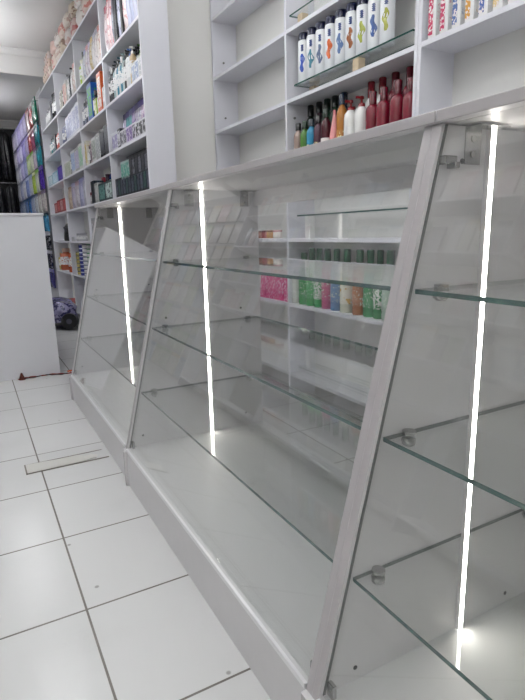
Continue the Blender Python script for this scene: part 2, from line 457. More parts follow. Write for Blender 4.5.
# spray cans on the glass riser
CANW = plastic((.82, .84, .86), .3); NAVY = plastic(hexc('10163c'))
zc = 1.7725
flames = ['2a4fb0', '3d7f92', '5a6a8c', 'd8642c', '5c78a8', '9a5a34', 'a8b04c', '3c5a98', 'a9ab4a']
words = ['blue', 'teal', 'grey-blue', 'orange', 'pale blue', 'brown', 'lime', 'deep blue', 'olive']
F1 = lambda v: (.5-.5*math.sin(PI*min(1, v*1.05))**.8*(.5+.5*math.cos(5*v)), .5+.45*math.sin(PI*v)*(.6+.4*math.sin(7*v)))
for i, y in enumerate([2.581, 2.501, 2.420, 2.339, 2.256, 2.174, 2.094, 2.013, 1.932]):
    t = put_bottle('spray_can', 'white navy-capped spray can with %s flame, %s from left on glass shelf' % (words[i], ORD[i]), 'spray can',
                   (1.695, y, zc), .033, .243, CANW, NAVY, None, 'can', 'spray cans on the glass shelf')
    m = plastic(hexc(flames[i]))
    a = PI+.62
    link('emblem', patch(.0334, .050, .138, a-.66, a+.66, lambda v, i=i: (.38-.34*math.sin(PI*v)*(.55+.45*math.sin(9*v+i*1.9)), .60+.36*math.sin(PI*v)*(.5+.5*math.cos(8*v+i*2.3))), m, 14), t)
    link('lettering', cached('canword', lambda: patch(.0334, .150, .182, a-.25, a+.3, lambda v: (0, .8) if int(v*8) % 2 else (.3, 1), plastic(hexc('33457a')), 8)), t)
# the glass riser itself, on a pair of little wooden blocks, and the riser lower down
def riser(z, y0, y1, label, blocks, bm_, blabels):
    bm = bmesh.new(); box(bm, XS+.004, XS+.135, y0, y1, z-.0075, z)
    for f in bm.faces:
        if abs(f.normal.z) < .5: f.material_index = 1
    tag(obj('glass_shelf', bm, [SHELFGLASS, GEDGE]), label, 'glass shelf', 'loose glass shelves on blocks')
    for (zb, yb, xb), bl in zip(blocks, blabels):
        tag(obj('support_block', bbox(-.02, .02, -.022, .022, 0, z-.0075-zb, .002), bm_, None, (xb, yb, zb)), bl, 'block', 'little blocks under the glass shelves')
riser(1.7720, 1.735, 2.62, 'loose glass shelf under the white spray cans', [(1.71, 2.10, 1.678), (1.71, 2.58, 1.76), (1.71, 1.78, 1.76)], WOOD,
      ['pale wooden block under the middle of the spray can glass shelf', 'pale wooden block under the left end of the spray can glass shelf',
       'pale wooden block under the right end of the spray can glass shelf'])
riser(1.0885, 1.735, 2.60, 'bare loose glass shelf low on the wall, seen through the counter glass', [(.96, 2.237, 1.70), (.96, 1.77, 1.72), (.96, 2.57, 1.72)], plastic((.8, .8, .78)),
      ['white block under the middle of the bare glass shelf', 'white block under the right end of the bare glass shelf', 'white block under the left end of the bare glass shelf'])
riser(2.122, 1.735, 2.66, 'loose glass shelf at the top, above the spray cans', [(2.06, 2.60, 1.70), (2.06, 1.80, 1.70)], WOOD,
      ['pale wooden block under left end of the topmost glass shelf', 'pale wooden block under right end of the topmost glass shelf'])

# front and back rows of shampoo bottles on the shelf just over the counter top
RED = plastic(hexc('780a26')); WHT = plastic((.82, .82, .82)); 
zb = 1.3605
G1 = 'bottles on the shelf above the counter top'
front = [(2.636, .026, .222, 'a58f86', '15151a', 'round', 'brownish clear bottle with black cap, leftmost on shelf above counter top'),
         (2.570, .027, .220, '4d7a34', '14301c', 'round', 'green bottle with dark cap, second from left in front row'),
         (2.506, .027, .220, '2b8ab0', '15242e', 'round', 'sky blue bottle with dark cap, third from left in front row'),
         (2.440, .027, .225, '4a2238', '1a1218', 'round', 'dark plum bottle beside the sky blue one, front row'),
         (2.373, .028, .245, '4a1420', '0d2818', 'round', 'wine red bottle with white label and green neck, front row'),
         (2.300, .029, .225, 'e79a9a', 'd98088', 'cone', 'pink tapering cone bottle in the front row'),
         (2.240, .027, .285, 'b0722c', '14243a', 'round', 'amber bottle with navy cap beside the pink cone'),
         (2.171, .033, .245, 'e9e8e6', '8a1a24', 'pump', 'left white pump bottle with red top, front row'),
         (2.090, .033, .245, 'e9e8e6', '8a1a24', 'pump', 'right white pump bottle with red top, front row'),
         (2.010, .033, .246, '780a26', '5c081c', 'flip', 'dark red shampoo bottle, front row, first right of the white pumps'),
         (1.937, .033, .248, '780a26', '5c081c', 'flip', 'dark red shampoo bottle, front row, second right of the white pumps'),
         (1.850, .034, .256, '780a26', '5c081c', 'flip', 'dark red shampoo bottle, front row, third right of the white pumps'),
         (1.772, .033, .246, '780a26', '5c081c', 'flip', 'dark red shampoo bottle, front row, rightmost beside the upright')]
for y, r, h, c, cc, sh, lab in front:
    lb = plastic((.8, .78, .74)) if 'white label' in lab else (printed(hexc(c), hexc('e6d8a0'), 60) if sh == 'round' else None)
    put_bottle('pump_bottle' if sh == 'pump' else 'bottle', lab, 'bottle', (1.690, y, zb), r, h, plastic(hexc(c)), plastic(hexc(cc)), lb, sh, G1, labz=(.18, .42))
back = [(2.640, .030, .322, '2e3a30', '121214', 'round', 'dark bottle with black cap, back row far left above counter'),
        (2.556, .030, .322, '3c2c34', '121214', 'round', 'dark purple bottle, back row, second from left'),
        (2.482, .030, .322, '1f4a2c', '0d2416', 'round', 'dark green bottle, back row, behind the wine red one'),
        (2.411, .030, .322, '24402c', '101c14', 'round', 'green black bottle, back row, behind the pink cone'),
        (2.335, .030, .322, '2c4a5c', '14203a', 'round', 'dark teal bottle, back row, behind the amber one'),
        (2.255, .026, .24, '7a2020', '7a1018', 'pump', 'small red bottle, back row, behind the left white pump'),
        (2.125, .033, .322, 'e4e3e2', '7a1020', 'flip', 'white bottle with red cap, back row, left one'),
        (2.045, .033, .322, 'e4e3e2', '7a1020', 'flip', 'white bottle with red cap, back row, right one'),
        (1.960, .034, .322, '780a26', '5c081c', 'flip', 'tall dark red bottle, back row, left one'),
        (1.868, .034, .322, '780a26', '5c081c', 'flip', 'tall dark red bottle, back row, middle one'),
        (1.785, .034, .322, '780a26', '5c081c', 'flip', 'tall dark red bottle, back row, right one')]
for y, r, h, c, cc, sh, lab in back:
    put_bottle('bottle', lab, 'bottle', (1.775, y, zb), r, h, plastic(hexc(c)), plastic(hexc(cc)), None, sh, G1)
# small things in the left bay on the same shelf
put_bottle('jar', 'tiny squat black jar lying low in the empty left bay', 'jar', (1.70, 3.36, zb), .035, .045, BLACK, plastic(hexc('4a5030')), None, 'jar')
put_bottle('bottle', 'small white bottle with navy cap at right end of the empty bay', 'bottle', (1.72, 2.80, zb), .022, .16, WHT, NAVY, None, 'round')

# cartons of tubes on the right-hand unit
tubes = [('c8245a', 'pink'), ('c0285a', 'rose'), ('4a6aa8', 'blue'), ('d49a3a', 'amber'), ('3a58a0', 'navy'), ('d8c08a', 'cream'),
         ('b03a4a', 'red'), ('5a8ab0', 'sky blue'), ('c87a3a', 'orange')]
for i, (c, wd) in enumerate(tubes):
    y = 1.640-i*.0585
    t = thing('carton', 'slim white carton with %s print, %s from left on the right-hand shelf' % (wd, ORD[i]), 'box', (1.675, y, 1.7105), 0, 'slim cartons on the right-hand shelf')
    obj('body', bbox(-.016, .03, -.019, .019, 0, .20, .0015), WHT, t)
    obj('print_panel', bbox(-.0170, -.0161, -.004, .018, .012, .185, 0), printed(hexc(c), (.8, .74, .74), 110, .46), t)
    obj('side_print', bbox(-.010, .022, -.0200, -.0191, .03, .17, 0), printed((.82, .82, .82), tuple(.4+.5*v for v in hexc(c)), 90, .55), t)

# goods on the low shelf seen through the counter glass
zl = .5805
GLW = 'bottles on the low shelf behind the counter'
DG = plastic(hexc('14603a'))
low = [(2.683, .030, .21, 'e2e2dc', '2c2c2c', 'round', 'white bottle with dark cap, leftmost on the low shelf'),
       (2.600, .034, .30, '2aa046', '0e4a2c', 'flip', 'bright green bottle, second on the low shelf'),
       (2.520, .035, .325, '2fae50', '0e4a2c', 'flip', 'bright green bottle, third on the low shelf'),
       (2.445, .034, .325, '38a858', '0e4a2c', 'flip', 'bright green bottle, fourth on the low shelf'),
       (2.368, .034, .325, 'c04a7a', '0e4a2c', 'flip', 'magenta bottle with green cap on the low shelf'),
       (2.285, .034, .325, '6a8ab8', '0e4a2c', 'flip', 'blue bottle with green cap on the low shelf'),
       (2.196, .037, .325, 'd8dcc8', '0e4a2c', 'flip', 'white bottle with yellow print and green cap, low shelf'),
       (2.095, .036, .325, 'b06a34', '0e4a2c', 'flip', 'orange bottle with green cap on the low shelf'),
       (2.015, .033, .325, '3f9a5c', '0e4a2c', 'flip', 'mid green bottle right of the orange one, low shelf'),
       (1.945, .030, .325, '1f8a40', '0e4a2c', 'flip', 'deep green slim bottle on the low shelf'),
       (1.875, .036, .325, 'a8c0b0', '0e4a2c', 'flip', 'pale green bottle with white label, low shelf'),
       (1.790, .036, .325, 'b4b840', '0e4a2c', 'flip', 'yellow green bottle at right end of the low shelf')]
for i, (y, r, h, c, cc, sh, lab) in enumerate(low):
    lb = printed((.75, .78, .72), hexc(c), 110, .45) if i % 3 == 0 else printed(hexc(c), (.7, .75, .65), 120, .54)
    if 'yellow print' in lab: lb = printed((.8, .8, .7), hexc('c8a030'), 35, .5)
    put_bottle('bottle', lab, 'bottle', (1.700, y, zl), r, h, plastic(hexc(c)), plastic(hexc(cc)), lb, sh, GLW, labz=(.14, .56))
pinks = ['leftmost', 'second', 'third', 'fourth', 'rightmost']
for i in range(5):
    y = 3.06-i*.075
    t = thing('pouch', 'bright pink printed pouch, %s of five on the low left shelf' % pinks[i], 'pouch', (1.70, y, zl), 0, 'pink pouches on the low left shelf')
    bm = bmesh.new(); vs = box(bm, -.03, .03, -.033, .033, 0, .19); bmesh.ops.subdivide_edges(bm, edges=bm.edges[:], cuts=3, use_grid_fill=True)
    for v in bm.verts:
        k = v.co.z/.19; v.co.x *= (.25+.75*(1-k)**.5) if k > 0 else 1
    obj('body', bm, printed(hexc('d8207e'), hexc('f0c0d8'), 75, .5), t)
    obj('seal', bbox(-.003, .003, -.033, .033, .19, .205, 0), plastic(hexc('c8d0d8')), t)
    
# small items on the shelf over it
for i, (y, c, cc, wd) in enumerate([(3.12, '8a4a2a', '5a3020', 'brown'), (3.05, '9a3a3a', '6a2020', 'red brown'), (2.98, 'c08a4a', '7a4a20', 'tan'), (2.90, 'e0d8d0', 'c09090', 'cream')]):
    put_bottle('jar', 'small %s jar on the shelf over the pink pouches' % wd, 'jar', (1.70, y, .9605), .030, .05, plastic(hexc(c)), plastic(hexc(cc)), None, 'jar', 'small jars over the pink pouches')

# ------------------------------------------------------------------ tall left-hand unit packed with goods
P0 = Vector((1.08, 3.459, 0)); AL = math.radians(1.0)
def L2W(x, s, z): return (P0.x+x*math.cos(AL)-s*math.sin(AL), P0.y+x*math.sin(AL)+s*math.cos(AL), z)
UD = .185
UP = [0.009, .935, 1.91, 3.0, 4.17]
ZS = [.12, .58, .95, 1.29, 1.634, 1.972, 2.305, 2.735]
tu = thing('shelving_unit', 'tall white shelving unit packed with small goods, left of the pillar', 'shelves', L2W(0, 0, 0), AL, 'white open shelving units')
for s in UP: obj('upright', bbox(0, UD, s-.009, s+.009, 0, 2.735, .001), W_LAM, tu)
obj('back_board', bbox(UD-.006, UD, .018, 4.17, .05, 2.73, 0), W_BACK, tu)
for a, b in zip(UP, UP[1:]):
    for z in ZS:
        obj('shelf', bbox(.001, UD-.006, a+.009, b-.009, z-.018, z, .001), W_LAM, tu)
BAYN = ['bay beside pillar', 'second bay', 'third bay', 'farthest bay']
ROWN = {2.305: 'top shelf', 1.972: 'second shelf', 1.634: 'third shelf', 1.29: 'fourth shelf', .95: 'fifth shelf', .58: 'sixth shelf', .12: 'bottom shelf'}

GAP = {2.305: .412, 1.972: .315, 1.634: .32, 1.29: .326, .95: .322, .58: .352, .12: .44}
def carton(label, loc, w, d, h, a, b, rz=AL, group=None, scale=45., cat='box'):
    t = thing('carton', label, cat, loc, rz, group)
    key = ('carton', w, d, h, a, b)
    def f():
        bm = bbox(0, d, -w/2, w/2, 0, h, .0015); return mesh('body', bm, plastic(hexc(a), .35))
    def g():
        bm = bmesh.new(); box(bm, -.0012, -.0001, -w*.42, w*.42, h*.12, h*.88); return mesh('print_panel', bm, printed(hexc(b), hexc(a), scale, .5))
    def k():
        bm = bmesh.new(); box(bm, d*.12, d*.88, -w/2-.0012, -w/2-.0001, h*.2, h*.85); return mesh('side_print', bm, printed(hexc(a), hexc(b), scale, .55))
    link('body', cached(key+('b',), f), t); link('print_panel', cached(key+('p',), g), t); link('side_print', cached(key+('s',), k), t)
    return t
def packet(label, loc, w, d, h, a, b, rz=AL, group=None, hang=False, cat='packet'):
    """card-backed blister or pillow packet with a header card"""
    t = thing('packet', label, cat, loc, rz, group)
    key = ('packet', w, d, h, a, b, hang)
    def f():
        bm = bmesh.new(); box(bm, 0, d, -w/2, w/2, 0, h*.84)
        bmesh.ops.subdivide_edges(bm, edges=bm.edges[:], cuts=2, use_grid_fill=True)
        for v in bm.verts:
            e = max(abs(v.co.y)/(w/2), abs(v.co.z-h*.42)/(h*.42))
            if e > .99 and h > 0: v.co.x = d/2+(v.co.x-d/2)*.45
        for q in bm.faces: q.smooth = False
        return mesh('pouch', bm, printed(hexc(a), tuple(p*.5+q*.5 for p, q in zip(hexc(a), hexc(b))), 38, .5, .2))
    def g():
        bm = bmesh.new(); box(bm, d*.35, d*.65, -w/2, w/2, h*.841, h)
        if hang: cyl_between(bm, (d*.5, 0, h*.93), (d+.046, 0, h*.95), .003, 6)
        return mesh('header_card', bm, plastic(hexc(b), .4))
    link('pouch', cached(key+('b',), f), t); link('header_card', cached(key+('h',), g), t)
    return t

def fill(bay, z, items, s0=None, x0=.012, where='', to=.95):
    s = (UP[bay]+.012+.012) if s0 is None else s0
    tot = sum(it if isinstance(it, (int, float)) else it[1] for it in items)
    if to: kf = (UP[bay]+.012+(UP[bay+1]-UP[bay]-.024)*to-s)/tot; items = [it*kf if isinstance(it, (int, float)) else (it[0], it[1]*min(kf, 1.6))+tuple(it[2:]) for it in items]
    grp = '%s goods, %s' % (ROWN[z], BAYN[bay])
    n = 0
    for it in items:
        if isinstance(it, (int, float)): s += it; continue
        kind, w, d, h, a, b, desc = it
        h = round(min(h*(1.09 if z > 2 else 1.2), GAP[z]-.016), 4)
        if kind in 'cp': d = min(d, .177-x0)
        if kind not in 'cp':
            ws = w; w = min(w, .1765-x0); xq = x0
        lab = '%s, %s from pillar side, %s%s, %s' % (desc, ORD[n], where, ROWN[z], BAYN[bay])
        n += 1
        loc = L2W(x0, s+w/2, z+.0005)
        if kind == 'c': carton(lab, loc, w-.003, d, h, a, b, AL, grp)
        elif kind == 'p': packet(lab, loc, w-.003, d, h, a, b, AL, grp)
        else:
            sh = {'b': 'round', 'P': 'pump', 'f': 'flip', 'j': 'jar', 'a': 'can'}[kind]
            lb = printed((.8, .8, .8), hexc(a), 55, .5) if w > .03 else None
            loc = L2W(xq+w/2, s+w/2, z+.0005)
            put_bottle({'P': 'pump_bottle', 'j': 'jar', 'a': 'can'}.get(kind, 'bottle'), lab, 'jar' if kind == 'j' else ('can' if kind == 'a' else 'bottle'),
                       loc, w/2-.0015, h, plastic(hexc(a)), plastic(hexc(b)), lb, sh, grp, AL)
            w = ws
        s += w
    return s

# top shelf
fill(0, 2.305, [.0] + [('p', .058, .05, .385, c, 'c8cbe4', 'pale lavender tall packet') for c in ('c4c8e2', 'd2d4ea', 'bcc2e0', 'cdd0e8')] +
     [('p', .07, .05, .36, 'dccfd0', 'b8303a', 'red striped tall packet'), ('c', .035, .08, .375, '17171f', '2a2a34', 'slim black carton'),
      ('p', .085, .05, .37, 'c3c6dc', '30344a', 'grey spotted tall packet'), ('c', .035, .09, .37, '14141c', '30303c', 'slim black carton'),
      ('c', .035, .09, .355, '1a1a26', '3a3a4a', 'slim black carton'), ('p', .05, .05, .33, 'a8a8b4', '55586a', 'grey tall packet'),
      ('p', .06, .05, .37, 'd8bcc2', 'c01a28', 'red headed pink packet'), ('p', .06, .05, .36, 'dcc4c6', 'b02030', 'red headed pink packet'),
      ('p', .07, .05, .30, 'd6c8cc', 'a85060', 'rosy packet')])
fill(1, 2.305, [('p', .055, .06, .27, 'd8b8b0', 'b02830', 'pink and red blister packet'), ('p', .055, .06, .26, 'd8d0cc', 'a03a34', 'white and red blister packet'),
     ('p', .055, .06, .26, 'd0c8c8', '6a6474', 'pale grey blister packet'), ('p', .055, .06, .25, 'd8d4d4', '8a8a98', 'pale grey blister packet'),
     ('p', .055, .06, .25, 'd0c4a8', 'b08a34', 'pale yellow blister packet'), ('p', .055, .06, .24, 'd8d0d8', '8a7aa0', 'lilac blister packet'),
     ('p', .055, .06, .24, 'd4d0d4', 'a85a64', 'white and rose blister packet'), ('p', .055, .06, .23, 'd0d2d8', '7070a0', 'pale violet blister packet'),
     ('b', .05, .05, .24, 'd8d8c8', '111118', 'white bottle with black cap'), ('b', .05, .05, .20, 'a8c83c', 'd0d8a8', 'lime bottle')])
fill(1, 2.305, [.10, ('p', .09, .03, .36, 'a01c28', '6a1420', 'dark red packet'), .0, ('p', .08, .03, .33, 'b85a5a', '8a2a34', 'dull red packet')], x0=.115, where='back row, ')
fill(2, 2.305, [('b', .075, .075, .30, 'dcdcdc', 'e4e4e4', 'tall white bottle'), ('p', .06, .05, .25, 'd8d0cc', 'b07070', 'white and pink packet'),
     ('P', .06, .06, .24, 'd8d8d6', '14141a', 'white pump bottle'), ('c', .05, .06, .19, '1a2230', 'd0d0d0', 'dark narrow carton'), ('P', .06, .06, .22, 'd4d4d0', '14141a', 'white pump bottle'),
     ('c', .06, .06, .19, 'd8d8d4', 'c8a090', 'white carton'), ('c', .06, .06, .18, 'd0b0a4', 'b07a70', 'pinkish carton'), ('b', .055, .055, .19, '3a3436', '14141a', 'dark brown bottle'),
     ('c', .06, .06, .16, 'd8d4c8', '605a50', 'cream carton'), ('b', .055, .055, .17, 'c8c4bc', '26262c', 'cream bottle')])
fill(3, 2.305, [('a', .075, .075, .26, '2c2e36', '16161c', 'charcoal can'), ('a', .075, .075, .24, '3e4048', '101016', 'grey can'), ('a', .075, .075, .25, '26282e', '16161c', 'charcoal can'),
     ('c', .06, .06, .2, '5a5c66', '2c2c34', 'grey carton'), ('b', .06, .06, .2, '8a8c94', '2c2c34', 'grey bottle'), ('b', .06, .06, .18, 'b8b8bc', '505058', 'silver bottle'),
     ('b', .06, .06, .18, 'c4c4c8', '8a8a90', 'silver bottle'), ('b', .06, .06, .17, 'c8c8cc', '77777d', 'silver bottle')])
# second shelf
fill(0, 1.972, [('c', .075, .10, .10, 'dcdcdc', '9aa0a8', 'white low carton'), ('c', .075, .10, .10, 'd8dade', '6a80a8', 'white low carton'), ('c', .075, .10, .095, 'dcdcda', '7888a8', 'white low carton'),
     ('P', .048, .05, .20, 'c8b088', 'e0e0dc', 'tan pump bottle'), ('P', .048, .05, .20, 'd4d8dc', '3c66a8', 'white pump bottle'),
     ('P', .048, .05, .205, 'd8dad8', '2a2a30', 'white pump bottle'), ('b', .045, .05, .20, '23262c', '101014', 'black bottle'), ('P', .048, .05, .21, 'b8c8c8', '507078', 'pale teal pump bottle'),
     ('b', .045, .05, .20, '3d7f96', 'd8d8d8', 'teal bottle'), ('P', .048, .05, .21, 'c8d0d0', '2f5c6c', 'pale pump bottle'), ('b', .045, .05, .20, '3a7c94', '22262c', 'teal bottle'),
     ('P', .046, .05, .21, 'd0d6d8', '3a3c44', 'white pump bottle'), ('P', .046, .05, .20, '9ab0b4', '1c1c22', 'grey pump bottle'), ('b', .045, .05, .19, '1c1d24', '101014', 'black bottle'),
     ('b', .045, .05, .2, '2a2c34', 'c4c4c4', 'black bottle'), ('b', .045, .05, .19, '16171e', '3c3c44', 'black bottle')])
fill(0, 1.972, [.005, ('c', .11, .06, .27, '2a2c30', 'd8d8d8', 'dark grey tall carton'), ('c', .035, .06, .27, 'e2e2e0', 'c8c8c8', 'white upright carton'),
     ('P', .05, .05, .26, 'c4ccc4', '1a1a20', 'pale pump bottle'), ('j', .10, .05, .24, '16161a', '0c0c10', 'round black tub'), ('P', .05, .05, .25, 'c8d0b8', '4a7a2c', 'green white pump bottle'),
     ('P', .05, .05, .25, 'd0d4d0', '24262c', 'white pump bottle'), ('P', .05, .05, .25, 'c8ccc8', '24262c', 'pale pump bottle'), ('P', .05, .05, .24, 'b8c0bc', '24262c', 'pale pump bottle'),
     .15, ('P', .05, .05, .24, '24262c', '0c0c10', 'black pump bottle'), ('P', .05, .05, .24, '2c2e36', '0c0c10', 'black pump bottle')], x0=.105, where='back row, ')
fill(1, 1.972, [('b', .05, .05, .17, 'd0d0d4', '3a3c46', 'white bottle'), ('b', .05, .05, .18, 'd4d4d4', '2a5a9a', 'white bottle'), ('c', .10, .08, .24, 'd8622c', 'e8dcd0', 'orange carton'),
     ('f', .05, .05, .15, 'dcd8d4', 'b84a24', 'white bottle'), ('c', .065, .08, .11, 'a4bc3c', 'd8dcc0', 'lime carton'), ('f', .05, .05, .18, '1c2440', '0c1020', 'navy bottle'),
     ('c', .13, .09, .24, '1f5cb4', '2f9a4c', 'blue and green carton'), ('f', .055, .05, .18, 'b8bccc', '5a5c70', 'silver bottle'), ('f', .055, .05, .18, '50546a', '30323c', 'slate bottle'),
     ('f', .055, .05, .18, '8c90a4', '30323c', 'grey bottle'), ('f', .055, .05, .17, '6a6e80', '30323c', 'slate bottle')])
fill(2, 1.972, [('c', .13, .12, .21, 'd2d4e2', '8a90b8', 'big white carton with violet print'), ('c', .13, .12, .20, 'd4d6e4', '8a90b8', 'big white carton with violet print'),
     ('c', .13, .12, .19, 'd0d2e2', '8a90b8', 'big white carton with violet print'), ('c', .12, .12, .18, 'd4d6e4', '9298c0', 'big white carton with violet print'), ('a', .09, .09, .16, '5c6080', '44486a', 'slate blue can'), .03,
     ('a', .09, .09, .15, '8488a4', '5c6080', 'slate blue can')])
fill(3, 1.972, [('f', .06, .06, .19, 'c46a64', '1a1a20', 'coral bottle'), ('f', .06, .06, .19, 'b8584c', '2a1a20', 'coral bottle'), ('f', .06, .06, .18, 'c87a74', '1a1a20', 'coral bottle'), ('c', .06, .06, .15, '2a2a32', '808088', 'dark carton'),
     ('f', .06, .06, .17, '6aa0a8', 'd0d8d8', 'teal bottle'), ('f', .06, .06, .17, '8a98a0', '2c3c44', 'grey bottle'), ('f', .06, .06, .16, '4a8a94', '22383c', 'teal bottle'), ('f', .06, .06, .16, 'a8b0b0', '22383c', 'grey bottle')])
# third shelf
fill(0, 1.634, [('c', .066, .07, .085, 'd8d8dc', '1c1c22', 'low white and black carton'), ('c', .066, .07, .085, 'd8d8dc', '1c1c22', 'low white and black carton'), ('c', .066, .07, .085, 'd4d4da', '1c1c22', 'low white and black carton'),
     ('c', .066, .07, .09, 'd4d2da', '3a2c4a', 'low white and purple carton'), ('c', .066, .07, .09, 'd2c8dc', '6a4a90', 'low lilac carton'), ('c', .066, .07, .09, 'd2c8dc', '6a4a90', 'low lilac carton'),
     ('c', .066, .07, .09, 'd4d4d8', '4a4a58', 'low white and grey carton'), ('c', .066, .07, .09, 'd4d4d8', '4a4a58', 'low white and grey carton'), ('c', .066, .07, .11, '2c2838', 'c4c4cc', 'dark upright carton'),
     ('c', .07, .07, .10, 'd0d0d8', '8a80b0', 'white and violet carton'), ('c', .07, .07, .10, 'd0d0d8', '8a80b0', 'white and violet carton')])
fill(0, 1.634, [.0] + [('p', .074, .035, .255-.003*i, ('d4d0dc', 'c8b4d4', 'd8d4e0', 'd0c8d8', 'd4c0d4', 'd0ccd8', 'c8c0d4', 'b8a8cc', '7ab4b8', '6aa8ac', 'c0b8d0')[i],
     ('4a3a86', '5a4696', '3c2c6c', '6a54a8', '4a3a86', '4a3a86', '3c2c6c', '5a4696', '6a6aa0', '4a3a86', '3c2c6c')[i], ('lilac hanging packet', 'violet hanging packet', 'white hanging packet', 'lilac hanging packet', 'pink hanging packet', 'white hanging packet', 'lilac hanging packet', 'violet hanging packet', 'aqua packet', 'aqua packet', 'lilac hanging packet')[i]) for i in range(11)],
     x0=.10, where='back row, ')
fill(1, 1.634, [('c', .12, .11, .19, '1e1f28', '3a3c48', 'black carton'), ('c', .12, .11, .18, '22232c', '3a3c48', 'black carton'), ('c', .12, .11, .17, 'd8d8d8', 'a0a4a8', 'white carton with grey print'),
     ('c', .12, .11, .165, 'dadada', '9aa49a', 'white carton with grey print'), ('c', .05, .06, .15, 'c8b4b8', '6a5060', 'narrow rosy carton'), ('b', .05, .05, .12, '3a3a44', '1c1c22', 'dark bottle'), ('b', .05, .05, .14, 'd8d4d0', '5a4a50', 'white bottle'),
     ('c', .06, .06, .18, 'dcd8c8', 'c8b060', 'cream carton')])
fill(1, 1.634, [.0, ('c', .11, .05, .24, 'cacaD0', '6a6c78', 'tall white carton'), ('c', .11, .05, .24, 'c8c8d0', '6a6c78', 'tall white carton'), ('c', .11, .05, .23, 'c4c4cc', '6a6c78', 'tall white carton'),
     ('c', .10, .05, .22, 'c0c0c8', '5a5c68', 'tall white carton'), .05, ('c', .13, .05, .24, 'c09a2c', 'd4b450', 'yellow carton'), ('c', .06, .05, .22, 'dcd4b8', 'd4b450', 'cream carton')], x0=.128, where='back row, ')
fill(2, 1.634, [('c', .17, .12, .19, 'd8d8d4', '90c0a0', 'white carton with faint print'), ('c', .17, .12, .18, 'd8d8d8', 'b0a8c8', 'white carton with faint print'), ('c', .17, .12, .18, 'd6d6da', '90a8d0', 'white carton with faint print'),
     ('b', .06, .06, .17, '16161c', '0c0c10', 'black bottle'), ('c', .14, .11, .12, 'd4d4cc', 'a8b0a0', 'white low carton'), ('c', .14, .11, .12, 'd4d4cc', 'a8b0a0', 'white low carton')])
fill(2, 1.634, [.25, ('p', .22, .04, .25, '6a4034', '4a2c24', 'brown packet'), .02, ('p', .2, .04, .2, 'b8a0b8', '8a7090', 'mauve packet')], x0=.135, where='back row, ')
fill(3, 1.634, [('c', .22, .12, .13, '4c3a9a', '6a54b8', 'purple carton'), .02, ('c', .22, .12, .11, '9ccbe0', 'd0e0ec', 'light blue carton'), .02, ('c', .2, .12, .10, 'a8c8d4', 'd8e4ec', 'pale blue carton')])
fill(3, 1.634, [.05, ('p', .2, .05, .22, 'd0d0d4', 'a0a0a8', 'white plump packet'), ('p', .2, .05, .19, 'c4c4cc', '9a9aa8', 'grey plump packet')], x0=.13, where='back row, ')
# fourth shelf: dark cartons in two layers beside the pillar
fill(0, 1.29, [('c', .072, .085, .115, '15161e', ('46485a', '2c5450', '55586a')[i % 3], 'black carton in the lower layer') for i in range(12)])
Z2 = 1.29+.1162
for i in range(9):
    s = .045+i*.072
    c, d_ = (('15161e', '6a6a74'), ('16171f', '30323c'))[i % 2] if i < 6 else ('b4c4c0', '5aa090')
    carton('%s carton in the upper layer, %s from the pillar, fourth shelf' % ('black' if i < 6 else 'pale green', ORD[i]), L2W(.012, s+.036, Z2), .069, .085, .125, c, d_, AL, 'upper layer of cartons, fourth shelf')
fill(0, 1.29, [('c', .07, .055, .30, '16171f', '3a3c48', 'tall black carton') for i in range(9)], x0=.115, where='back row, ')
fill(1, 1.29, [.02, ('c', .17, .09, .125, '10343c', 'c8d8d4', 'dark teal carton with white mark'), ('c', .17, .09, .125, '113038', '6a9a94', 'dark teal carton'), .02, ('c', .09, .09, .14, 'd4d4d0', 'b8b8b8', 'white carton'),
     ('c', .10, .09, .165, '14202c', '0c141c', 'navy black carton'), .01, ('j', .07, .07, .09, 'd8d4d4', '8a1c34', 'white jar with red lid')])
fill(1, 1.29, [.015] + [('b', .055, .055, .27, '1c4490', '0f2c6c', 'tall blue bottle') for i in range(6)] + [.04, ('j', .10, .06, .21, '7a2434', '4a3044', 'maroon tub'), ('j', .09, .06, .20, 'c8b8b8', 'a83040', 'white tub with red lid')], x0=.112, where='back row, ')
fill(2, 1.29, [('p', .14, .05, .24, 'c8c8d2', '8a8aa8', 'silver packet'), ('p', .14, .05, .23, 'b4b4d0', '8080b0', 'lilac packet'), ('p', .14, .05, .22, 'c8c4cc', 'a0808a', 'pale packet'), ('p', .14, .05, .22, 'b8b0c0', '9a9ab8', 'mauve packet'),
     ('p', .14, .05, .2, 'c0b0a0', '8a6a50', 'tan packet')])
fill(3, 1.29, [('c', .13, .10, .12, '9a2430', 'c86060', 'red carton'), ('c', .13, .10, .12, '96222e', 'd0b0b0', 'red carton'), ('c', .13, .10, .12, '8e202c', 'c86060', 'red carton'), ('c', .13, .10, .10, 'a02834', 'd0a0a0', 'red carton')])
# fifth shelf
fill(2, .95, [.55, ('j', .10, .10, .07, 'c8c8cc', '9a9aa0', 'small silver tin'), .05, ('c', .16, .10, .04, 'd8d8dc', 'a8a8b0', 'flat white carton')])
fill(1, .95, [.3, ('c', .13, .10, .2, 'd4d4d4', '9aa0b0', 'white carton'), ('c', .13, .10, .18, 'd0d0d4', 'a09aa0', 'white carton')])
tk = thing('kettle', 'black kettle with a curved handle on a low far shelf', 'kettle', L2W(.09, 3.35, .9505), AL)
bm = bmesh.new(); lathe(bm, [(0, 0), (.082, 0), (.086, .02), (.07, .17), (.05, .20), (0, .21)], 16); obj('body', bm, BLACK, tk)
bm = bmesh.new(); tube(bm, [(0, .05*0+.055*math.cos(a)*1.3, .18+.10*math.sin(a)) for a in [i*PI/8 for i in range(9)]], .009); obj('handle', bm, BLACK, tk)
bm = bmesh.new(); cyl_between(bm, (-.05, -.03, .10), (-.085, -.06, .16), .012); obj('spout', bm, plastic(hexc('50505a')), tk)
